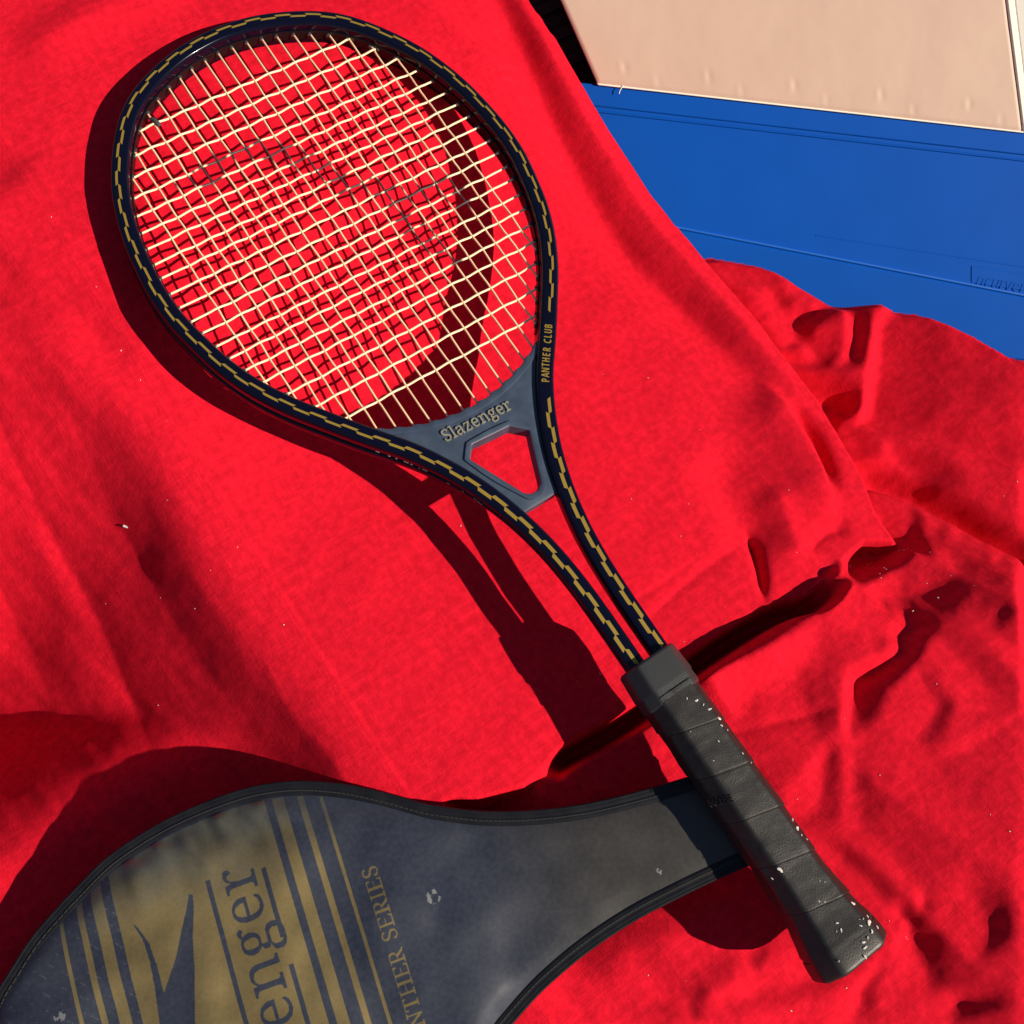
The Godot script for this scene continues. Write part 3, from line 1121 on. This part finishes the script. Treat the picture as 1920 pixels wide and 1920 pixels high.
func ray(c: Vector2, d: Vector2, ring: PackedVector2Array) -> Vector2:
	var best := 1e9
	for i in ring.size():
		var hit = Geometry2D.segment_intersects_segment(c, c + d * 300.0, ring[i], ring[(i + 1) % ring.size()])
		if hit != null:
			best = minf(best, c.distance_to(hit))
	return c + d * (best if best < 1e8 else 10.0)

func octagon(a: float, b: float, ch: float, round_by: float) -> Array:   # points round a chamfered rectangle as [angle share, t, n]
	var q := [Vector2(a, -b * ch), Vector2(a, b * ch), Vector2(a * 0.62, b), Vector2(-a * 0.62, b), Vector2(-a, b * ch), Vector2(-a, -b * ch), Vector2(-a * 0.62, -b), Vector2(a * 0.62, -b)]
	var o := []
	for i in 8:
		for f in [round_by, 0.2, 0.4, 0.6, 0.8, 1.0 - round_by]:
			o.append(q[i].lerp(q[(i + 1) % 8], f))
	return o

func grip_a(s: float) -> float:
	return pl([0.0, 22.4, 4.0, 22.6, 15.0, 21.6, 24.0, 19.8, 36.0, 17.9, 52.0, 16.9, 120.0, 16.6, 175.0, 16.9], s)

func grip_b(s: float) -> float:
	return pl([0.0, 18.2, 15.0, 17.4, 36.0, 15.6, 60.0, 15.0, 175.0, 15.2], s)

func grip(o: Node3D):
	# collar over the ends of the two shafts
	var rows := []
	for e in [[197.0, 0.86, 1], [196.0, 0.93, 0], [195.2, 0.95, 0], [180.0, 1.0, 0], [178.6, 1.0, 1], [178.6, 0.97, 0], [172.0, 0.98, 0], [170.0, 0.94, 0]]:
		var row := PackedVector3Array()
		for p in octagon(18.6 * e[1], 15.5 * e[1], 0.42, 0.05):
			row.append(Vector3(p.x, e[0], p.y - 8.6))
		rows.append(row)
		if e[2]:
			rows.append(row)
	part("collar", skin(rows, true, Vector3.ZERO, true), M.collar, o)
	# wrapped leather: a spiral strip, every turn lying over the one below it
	rows = []
	var pitch := 28.6
	var nz := FastNoiseLite.new()
	nz.frequency = 0.06
	var qs := []
	var x := 196.0
	while x > -4.0:
		qs.append(x)
		x -= 1.1
	for k in 8:
		for d in [-0.5, -0.25, -0.02, 0.15, 0.32, 0.6]:
			qs.append(149.6 + pitch * (2 - k) + d)
	qs.sort()
	qs.reverse()
	for q in qs:
		var ring := []
		for p in octagon(1.0, 1.0, 0.42, 0.06):
			ring.append([fposmod(atan2(p.y, p.x) + PI * 0.5, TAU), p])
		ring.sort_custom(func(a, b): return a[0] < b[0])
		ring.append([TAU, ring[0][1]])
		var row := PackedVector3Array()
		for e in ring:
			var s := clampf(q + pitch * (e[0] / TAU - 0.5), 11.5, 174.5)
			var ph := fposmod(149.6 - q, pitch)        # how far below the last seam
			var lift := 0.75 * sm(4.0, pitch - 1.0, ph)
			if pitch - ph < 0.3:
				lift *= (pitch - ph) / 0.3
			if ph < 0.5 or pitch - ph < 0.02:
				lift = -0.25
			var u: Vector2 = Vector2(e[1].x * grip_a(s), e[1].y * grip_b(s))
			u = u.normalized() * (u.length() + lift + 0.4 * nz.get_noise_3d(e[1].x * 20.0, e[1].y * 20.0, s))
			row.append(Vector3(u.x, s, u.y - 8.6))
		rows.append(row)
	part("grip", skin(rows, false), M.grip, o)
	rows = []
	for e in [[13.2, 0.9], [13.2, 1.0], [12.6, 1.035], [12.6, 1.035], [8.0, 1.04], [3.0, 1.03], [1.4, 1.0], [0.4, 0.95], [0.0, 0.86], [-0.2, 0.5]]:
		var row := PackedVector3Array()
		for p in octagon(grip_a(e[0]) * e[1], grip_b(e[0]) * e[1], 0.42, 0.08):
			row.append(Vector3(p.x, e[0], p.y - 8.6))
		rows.append(row)
	part("butt_cap", skin(rows, true, Vector3.ZERO, true), M.grip, o)
	var tm := TextMesh.new()
	tm.text = "NOBE"
	tm.font = font(true)
	tm.font_size = 32
	tm.pixel_size = 6.2 / 32.0
	tm.depth = 0.6
	var l := part("embossed_word", tm, M.thread, o)
	var nrm := Vector3(-0.805, 0, 0.593)
	var q1 := Vector3(0.593, -0.2, 0.805).normalized()
	q1 = (q1 - nrm * q1.dot(nrm)).normalized()
	l.transform = Transform3D(Basis(q1, nrm.cross(q1), nrm), w3(-13.6, 110.0, 2.05) + nrm * 1.0)
	# dried paint flecks
	var fm := []
	for k in 3:
		var rws := []
		for e in [[1.0, 0.0], [0.8, 0.5], [0.35, 0.75], [0.02, 0.8]]:
			var row := PackedVector3Array()
			for j in 10:
				var a := TAU * j / 10.0
				var rr: float = e[0] * (1.0 + 0.35 * sin(a * 2.0 + k) + 0.2 * sin(a * 3.0 + 2.0 * k))
				row.append(Vector3(cos(a) * rr, sin(a) * rr * (0.55 + 0.2 * k), e[1] * 0.35))
			rws.append(row)
		fm.append(skin(rws, true, Vector3(0, 0, 1)))
	for f in [[6, 162, 1.0], [8, 158, 0.8], [9.5, 154, 1.3], [11, 147, 1.7], [9.8, 143, 0.9], [2, 166, 0.7], [11.5, 139, 0.6], [3, 137, 0.6], [10.5, 124, 0.8], [12.5, 117, 0.6], [-6, 130, 0.6], [12.8, 74, 1.6], [14.2, 79, 1.1], [12.2, 70, 1.0], [14.6, 66, 0.9], [-10, 63, 1.7], [-14.5, 61, 0.8], [-2, 38, 0.8], [0.5, 36, 0.7], [13.5, 26, 1.5], [-1, 24, 1.0], [-1.5, 20, 1.2], [-4, 21, 0.5], [9, 15.5, 1.0], [14, 14, 1.9], [16.5, 16, 0.9], [12, 10, 1.0], [17, 9, 0.9], [8, 9, 0.7], [3.5, 6, 1.4], [4.5, 8.5, 1.0], [0.5, 2.5, 1.1], [-13, 9, 0.5], [12.5, 17.5, 0.5], [10.5, 18.5, 0.4], [-7.5, 150, 0.5], [5, 46, 0.5], [7, 44, 0.4]]:
		var fx: float = f[0]
		var sx: float = f[1]
		var a := grip_a(sx) * (1.035 if sx < 13.0 else 1.0)
		var b := grip_b(sx) * (1.035 if sx < 13.0 else 1.0)
		var z := b
		var nx := 0.0
		if absf(fx) > 0.62 * a:
			z = lerpf(b, 0.42 * b, (absf(fx) - 0.62 * a) / (0.38 * a))
			nx = signf(fx) * 0.75
		var nv := Vector3(nx, 0, 1).normalized()
		var xx := Vector3(0, 1, 0).rotated(nv, rng.randf() * TAU)
		var sc: float = f[2] * 0.85
		var g := part("paint_fleck", fm[rng.randi() % 3], M.fleck, o)
		g.transform = Transform3D(Basis(xx * sc, nv.cross(xx) * sc, nv), Vector3(fx, sx, z - 8.6) + nv * 0.55)

# ------------------------------------------------------------------ cover
var CA := Vector2(0.97, -0.244).normalized()
var CB := Vector2(0.244, 0.97).normalized()
var cprof := [-427.0, 0.0, -425.0, 16.0, -415.0, 37.0, -402.0, 52.0, -380.0, 70.8, -358.0, 84.4, -330.0, 98.6, -297.0, 106.8, -265.0, 109.4, -240.0, 108.2, -216.0, 102.5, -193.0, 92.4, -172.0, 79.5, -151.0, 64.8, -124.0, 51.1, -95.0, 41.0, -65.0, 34.2, -34.0, 30.5, -6.0, 28.4, 14.0, 27.6]
var cn1: FastNoiseLite

func cp(u: float, v: float, up: float) -> Vector3:
	var p := Vector2(-15, 99) + CA * u + CB * v
	return Vector3(p.x, p.y, -25.0 + 0.17 * u + up)

func panel_up(u: float, v: float, w: float) -> float:   # height of the soft top panel above the seam
	var e := w - 7.0 - absf(v)
	var big := sm(-60.0, -200.0, u)
	var h := (2.0 + 8.0 * big) * (1.0 - exp(-maxf(e, 0.0) / (7.0 + 10.0 * big)))
	h += (0.7 + 2.0 * big) * cn1.get_noise_2d(u, v) * sm(0.0, 14.0, e)
	# puckers where the side is gathered
	var pk := sm(46.0, 4.0, e) * sm(-1.0, 5.0, e) * sm(-345.0, -310.0, u) * sm(-205.0, -235.0, u) * (1.0 if v > 0.0 else 0.3)
	h += pk * 3.0 * cn1.get_noise_2d(u * 2.6 + v * 0.9, v * 1.5 + 40.0)
	h += 1.0 * sm(24.0, 8.0, absf(u + 80.0 + 0.35 * v)) * sm(0.0, 12.0, e)
	return maxf(h, 0.35 * sm(0.0, 4.0, e)) + 0.8

func build_cover():
	cn1 = FastNoiseLite.new()
	cn1.seed = 11
	cn1.frequency = 0.016
	cn1.fractal_octaves = 2
	var o := thing("racket_cover", "navy vinyl racket cover with gold print, its neck under the black grip", "racket cover")
	var rows := []
	var uvs := PackedVector2Array()
	var nu := 260
	var nv := 130
	for i in nu + 1:
		var f := float(i) / nu
		var u := 14.0 - 440.9 * (f if f < 0.9 else 0.9 + 0.1 * sin((f - 0.9) / 0.1 * PI * 0.5))
		var w := cw_at(u) 
		var row := PackedVector3Array()
		for j in nv + 1:
			var v := (2.0 * j / nv - 1.0) * maxf(w - 7.0, 0.1)
			row.append(cp(u, v, panel_up(u, v, w)))
			uvs.append(Vector2((u + 430.0) / 450.0, (v + 120.0) / 240.0))
		rows.append(row)
	part("printed_panel", skin(rows, false, Vector3(0, 0, 1), false, uvs), print_material(), o)
	# rim: outline points from the neck round the head
	var line := []
	for sgn in [1.0, -1.0]:
		var half := []
		for i in 181:
			var f := i / 180.0
			var u := 14.0 - 441.0 * (f if f < 0.85 else 0.85 + 0.15 * sin((f - 0.85) / 0.15 * PI * 0.5))
			half.append(Vector2(u, sgn * cw_at(u)))
		if sgn < 0.0:
			half.reverse()
			half.remove_at(0)
		line.append_array(half)
	var flange := []
	var gus := []
	var pipe := []
	var lower := []
	for i in line.size():
		var p: Vector2 = line[i]
		var tg: Vector2 = (line[mini(i + 1, line.size() - 1)] - line[maxi(i - 1, 0)]).normalized()
		var out := Vector2(tg.y, -tg.x)
		if out.dot(p - Vector2(-250, 0)) < 0.0 and p.x < -180.0:
			out = -out
		elif p.x >= -180.0 and out.y * p.y < 0.0:
			out = -out
		var dep := lerpf(13.0, 26.0, sm(-60.0, -220.0, p.x))
		var row := PackedVector3Array()
		for q in [[-11.0, -1.5], [-8.6, 0.2], [-7.6, 1.5], [-6.0, 1.9], [-3.4, 1.5], [-3.4, 1.5], [-2.8, 1.7], [-1.0, 1.8], [0.0, 1.2], [0.3, 0.2], [0.0, -0.8], [-1.2, -1.4]]:
			var x: Vector2 = p + out * q[0]
			row.append(cp(x.x, x.y, q[1]))
		flange.append(row)
		row = PackedVector3Array()
		for q in [[-1.4, -1.0], [-1.6, -3.0], [-1.0, -dep * 0.35], [-1.0, -dep * 0.7], [-1.6, -dep + 1.5], [-3.0, -dep], [-40.0, -dep - 1.0]]:
			var x: Vector2 = p + out * maxf(q[0], -p.length() if false else q[0])
			if q[0] < -20.0:
				x = Vector2(p.x, p.y * 0.4)
			row.append(cp(x.x, x.y, q[1]))
		gus.append(row)
		var pp := p + out * -0.4
		pipe.append(cp(pp.x, pp.y, 0.9))
		var zz := p + out * -0.7
		lower.append([cp(zz.x, zz.y, -dep * 0.52), Vector3(CA.x * tg.x + CB.x * tg.y, CA.y * tg.x + CB.y * tg.y, 0).normalized()])
	part("seam_flange", skin(flange, false, Vector3(0, 0, 1)), M.vinyl, o)
	part("gusset", skin(gus, false), M.vinyl, o)
	part("bottom_panel", skin([PackedVector3Array(gus.map(func(r): return r[6])), PackedVector3Array(gus.map(func(r): return cp(-200, 0, -30) if false else Vector3(r[6].x, r[6].y, r[6].z - 0.5)))], false), M.vinyl, o)
	part("piping", tube(pipe, 1.15, 8), M.vinyl, o)
	# stitches
	var st := []
	var zp := []
	var acc := 0.0
	for i in line.size() - 1:
		var a: Vector2 = line[i]
		var b: Vector2 = line[i + 1]
		var ln := a.distance_to(b)
		acc += ln
		var tg := (b - a).normalized()
		var k := 0
		var here := 0.0
		while here < ln:
			var p := a + tg * here
			var out := Vector2(tg.y, -tg.x)
			if (p.x < -180.0 and out.dot(p - Vector2(-250, 0)) < 0.0) or (p.x >= -180.0 and out.y * p.y < 0.0):
				out = -out
			var q := p - out * 4.9
			var d3 := cp(q.x + tg.x, q.y + tg.y, 1.9) - cp(q.x, q.y, 1.9)
			st.append([boxy(cp(q.x, q.y, 1.75), d3.normalized() * 1.25, Vector3(-d3.y, d3.x, 0).normalized() * 0.42, Vector3(0, 0, 0.4), 0.2)])
			here += 3.4
		if b.y < 0.0 and b.x > -330.0:
			here = 0.0
			var e0: Vector3 = lower[i][0]
			var e1: Vector3 = lower[i + 1][0]
			while here < ln:
				zp.append([boxy(e0.lerp(e1, here / ln), (e1 - e0).normalized() * 0.5, Vector3(0, 0, 1.5), (e1 - e0).normalized().cross(Vector3(0, 0, 1)) * 0.8, 0.2)])
				here += 1.8
	part("stitching", join(st), M.thread, o).set_meta("kind", "stuff")
	part("zipper_teeth", join(zp), M.zip, o).set_meta("kind", "stuff")

func cw_at(u: float) -> float:
	var i := 0
	while i < cprof.size() - 4 and u > cprof[i + 2]:
		i += 2
	var f := clampf((u - cprof[i]) / (cprof[i + 2] - cprof[i]), 0.0, 1.0)
	if i < 6:
		return lerpf(cprof[i + 1], cprof[i + 3], sqrt(f) if i == 0 else f)
	return cubic_interpolate(cprof[i + 1], cprof[i + 3], cprof[i - 1], cprof[mini(i + 5, cprof.size() - 1)], f)

func raster_text(mask: PackedByteArray, W: int, Hh: int, txt: String, bold: bool, em: float, squeeze: float, u0: float, v0: float, px_per: float):
	# fills the letters of txt, written up the cover (along +v, tops towards -u), from v0 with its base on u0
	var tm := TextMesh.new()
	tm.text = txt
	tm.font = font(bold, true)
	tm.font_size = 64
	tm.pixel_size = em / 64.0
	tm.depth = 0.0
	tm.curve_step = 0.5
	tm.horizontal_alignment = HORIZONTAL_ALIGNMENT_LEFT
	tm.vertical_alignment = VERTICAL_ALIGNMENT_BOTTOM
	var a := tm.get_mesh_arrays()
	var vs: PackedVector3Array = a[Mesh.ARRAY_VERTEX]
	var id: PackedInt32Array = a[Mesh.ARRAY_INDEX] if a[Mesh.ARRAY_INDEX] != null else PackedInt32Array(range(vs.size()))
	var base: float = tm.font.get_descent(64) * em / 64.0
	for k in range(0, id.size(), 3):
		var q := []
		for e in 3:
			var p := vs[id[k + e]]
			q.append(Vector2((u0 - (p.y - base) + 430.0) * px_per, (v0 + p.x * squeeze + 120.0) * px_per))
		var x0 := clampi(int(minf(q[0].x, minf(q[1].x, q[2].x))), 0, W - 1)
		var x1 := clampi(int(maxf(q[0].x, maxf(q[1].x, q[2].x))) + 1, 0, W - 1)
		var y0 := clampi(int(minf(q[0].y, minf(q[1].y, q[2].y))), 0, Hh - 1)
		var y1 := clampi(int(maxf(q[0].y, maxf(q[1].y, q[2].y))) + 1, 0, Hh - 1)
		for y in range(y0, y1 + 1):
			for x in range(x0, x1 + 1):
				if Geometry2D.point_is_inside_triangle(Vector2(x + 0.5, y + 0.5), q[0], q[1], q[2]):
					mask[y * W + x] = 1

func print_material() -> StandardMaterial3D:
	var pp := 2.6
	var W := int(450 * pp)
	var Hh := int(240 * pp)
	var gold := PackedByteArray()
	gold.resize(W * Hh)
	var text := PackedByteArray()
	text.resize(W * Hh)
	raster_text(text, W, Hh, "Slazenger", false, 32.0, 1.03, -253.2, -84.0, pp)
	var caps := PackedByteArray()
	caps.resize(W * Hh)
	raster_text(caps, W, Hh, "PANTHER", false, 11.8, 1.06, -188.6, -62.0, pp)
	raster_text(caps, W, Hh, "SERIES", false, 11.8, 1.06, -188.6, 2.0, pp)
	var tail := PackedVector2Array()
	for p in [[-290.8, 63.6], [-289.0, 62.3], [-289.8, 56.5], [-294.6, 41.2], [-298.0, 23.8], [-304.6, -0.9], [-310, -40], [-326, -40], [-322.9, 4.2], [-320.7, 22.7], [-319.9, 36.4], [-320.9, 48.7], [-324.6, 60.0], [-322.0, 56.0], [-318.1, 45.9], [-316.6, 31.3], [-316.6, 18.4], [-311.8, 25.3], [-305.8, 34.0], [-301.0, 43.6], [-292.4, 59.8]]:
		tail.append(Vector2(p[0], p[1]))
	var bands := [[-363.6, -361.3], [-352.4, -349.1], [-343.2, -336.8], [-331.2, -237.6], [-233.4, -226.9], [-219.3, -215.8], [-207.6, -205.4]]
	var n1 := FastNoiseLite.new()
	n1.seed = 21
	n1.frequency = 0.02
	n1.fractal_octaves = 4
	var n2 := FastNoiseLite.new()
	n2.seed = 22
	n2.frequency = 0.25
	n2.fractal_octaves = 3
	var by := PackedByteArray()
	by.resize(W * Hh * 3)
	var rm := PackedByteArray()
	rm.resize(W * Hh * 3)
	for x in W:
		var u := x / pp - 430.0
		var band := false
		for b in bands:
			if u > b[0] and u < b[1]:
				band = true
		var w := cw_at(u) - 9.0
		for y in Hh:
			var v := y / pp - 120.0
			var k := y * W + x
			var g := band and absf(v) < w
			if g and u > -331.0 and u < -237.0:
				if text[k]:
					g = false
				elif u > -280.6 and u < -277.8 and v < 67.0:
					g = false
				elif u > -249.4 and u < -246.8 and v < 63.0 and not (v > 9.0 and v < 24.0):
					g = false
				elif u > -328.0 and u < -286.0 and v > -40.0 and Geometry2D.is_point_in_polygon(Vector2(u, v), tail):
					g = false
			elif caps[k]:
				g = true
			var d := n1.get_noise_2d(u, v)
			var e := n2.get_noise_2d(u, v)
			var c: Color
			if g:
				c = Color(0.26, 0.2, 0.085).lerp(Color(0.12, 0.12, 0.095), sm(52.0, 92.0, absf(v) + 14.0 * d)) * (0.92 + 0.3 * d + 0.12 * e)
				if e > 0.5:
					c = c * 0.82
			else:
				var dust := clampf(0.4 + 0.42 * d + 0.3 * e, 0.0, 1.0)
				var neck := sm(-150.0, -60.0, u)
				c = Color(0.02, 0.026, 0.043).lerp(Color(0.05, 0.057, 0.076), dust)
				c = c.lerp(Color(0.04, 0.039, 0.037) * (0.75 + 0.6 * dust), neck)
			# two chalky marks and fine scratches
			var m1 := Vector2(u + 373.0, v - 26.0).length()
			var m2 := Vector2(u + 164.0, v - 16.0).length()
			if (m1 < 3.3 and e > -0.1) or (m2 < 4.0 and m2 > 1.6 and e > -0.05) or (Vector2(u + 40.0, v + 14.0).length() < 2.2 and e > 0.1):
				c = Color(0.17, 0.18, 0.19)
			if u < -325.0 and absf(fposmod(v + 0.95 * u, 9.0) - 4.0 - 3.0 * d) < 0.12 and e > 0.0:
				c = c.lerp(Color(0.16, 0.17, 0.19), 0.6)
			c = c.linear_to_srgb()
			by[k * 3] = int(clampf(c.r, 0, 1) * 255)
			by[k * 3 + 1] = int(clampf(c.g, 0, 1) * 255)
			by[k * 3 + 2] = int(clampf(c.b, 0, 1) * 255)
			rm[k * 3] = 110 if g else 0
			rm[k * 3 + 1] = int(clampf((0.36 if g else 0.42) + 0.12 * d, 0, 1) * 255)
	var m := mat(Color.WHITE, 1.0, 1.0, 0.33)
	m.albedo_texture = ImageTexture.create_from_image(Image.create_from_data(W, Hh, false, Image.FORMAT_RGB8, by))
	var rt := ImageTexture.create_from_image(Image.create_from_data(W, Hh, false, Image.FORMAT_RGB8, rm))
	m.roughness_texture = rt
	m.roughness_texture_channel = BaseMaterial3D.TEXTURE_CHANNEL_GREEN
	m.metallic_texture = rt
	m.metallic_texture_channel = BaseMaterial3D.TEXTURE_CHANNEL_RED
	m.texture_repeat = false
	m.clearcoat_enabled = true
	m.clearcoat = 0.22
	m.clearcoat_roughness = 0.28
	return m

# ------------------------------------------------------------------ lint
func cloth_h(t: float, s: float) -> float:
	var i := clampi(int((t - T0) / CS), 0, cw - 1)
	var j := clampi(int((s - S0) / CS), 0, chh - 1)
	return H[j * cw + i]

func build_lint():
	var bm := SphereMesh.new()
	bm.radius = 0.5
	bm.height = 0.7
	bm.radial_segments = 8
	bm.rings = 4
	var spots := []
	for k in 32:
		spots.append(Vector2(rng.randf_range(40, 330), rng.randf_range(-70, 250)))
	for k in 16:
		spots.append(Vector2(rng.randf_range(170, 240), rng.randf_range(120, 175)))
	for k in 22:
		spots.append(Vector2(rng.randf_range(-260, -150), rng.randf_range(300, 640)))
	for k in 14:
		spots.append(Vector2(rng.randf_range(-140, 190), rng.randf_range(200, 420)))
	for k in 10:
		spots.append(Vector2(rng.randf_range(-140, 20), rng.randf_range(-60, 60)))
	var mm := MultiMesh.new()
	mm.transform_format = MultiMesh.TRANSFORM_3D
	mm.mesh = bm
	mm.instance_count = spots.size()
	for k in spots.size():
		var p: Vector2 = spots[k]
		var sc := rng.randf_range(0.3, 0.95)
		var b := Basis.from_euler(Vector3(0, 0, rng.randf() * TAU)).scaled_local(Vector3(sc * rng.randf_range(0.8, 1.9), sc, sc * 0.7))
		mm.set_instance_transform(k, Transform3D(b, Vector3(p.x, p.y, cloth_h(p.x, p.y) + 0.3)))
	var o := MultiMeshInstance3D.new()
	o.name = "lint_specks"
	o.multimesh = mm
	o.material_override = M.fleck
	o.transform = Transform3D(AX, Vector3.ZERO)
	o.set_meta("label", "tiny white lint specks scattered over the red cloth")
	o.set_meta("category", "lint")
	o.set_meta("kind", "stuff")
	add_child(o)
	var z := cloth_h(-215, 440)
	var g := thing("white_grain", "small white curved grain on the shaded left fold of cloth", "grain", w3(-207, 447, cloth_h(-207, 447)))
	var pts := []
	for i in 7:
		var f := i / 6.0 - 0.5
		pts.append(Vector3(f * 3.4, -f * 3.4 + 1.6 * f * f, 0.8))
	part("grain", tube(pts, 0.75, 8), M.fleck, g)
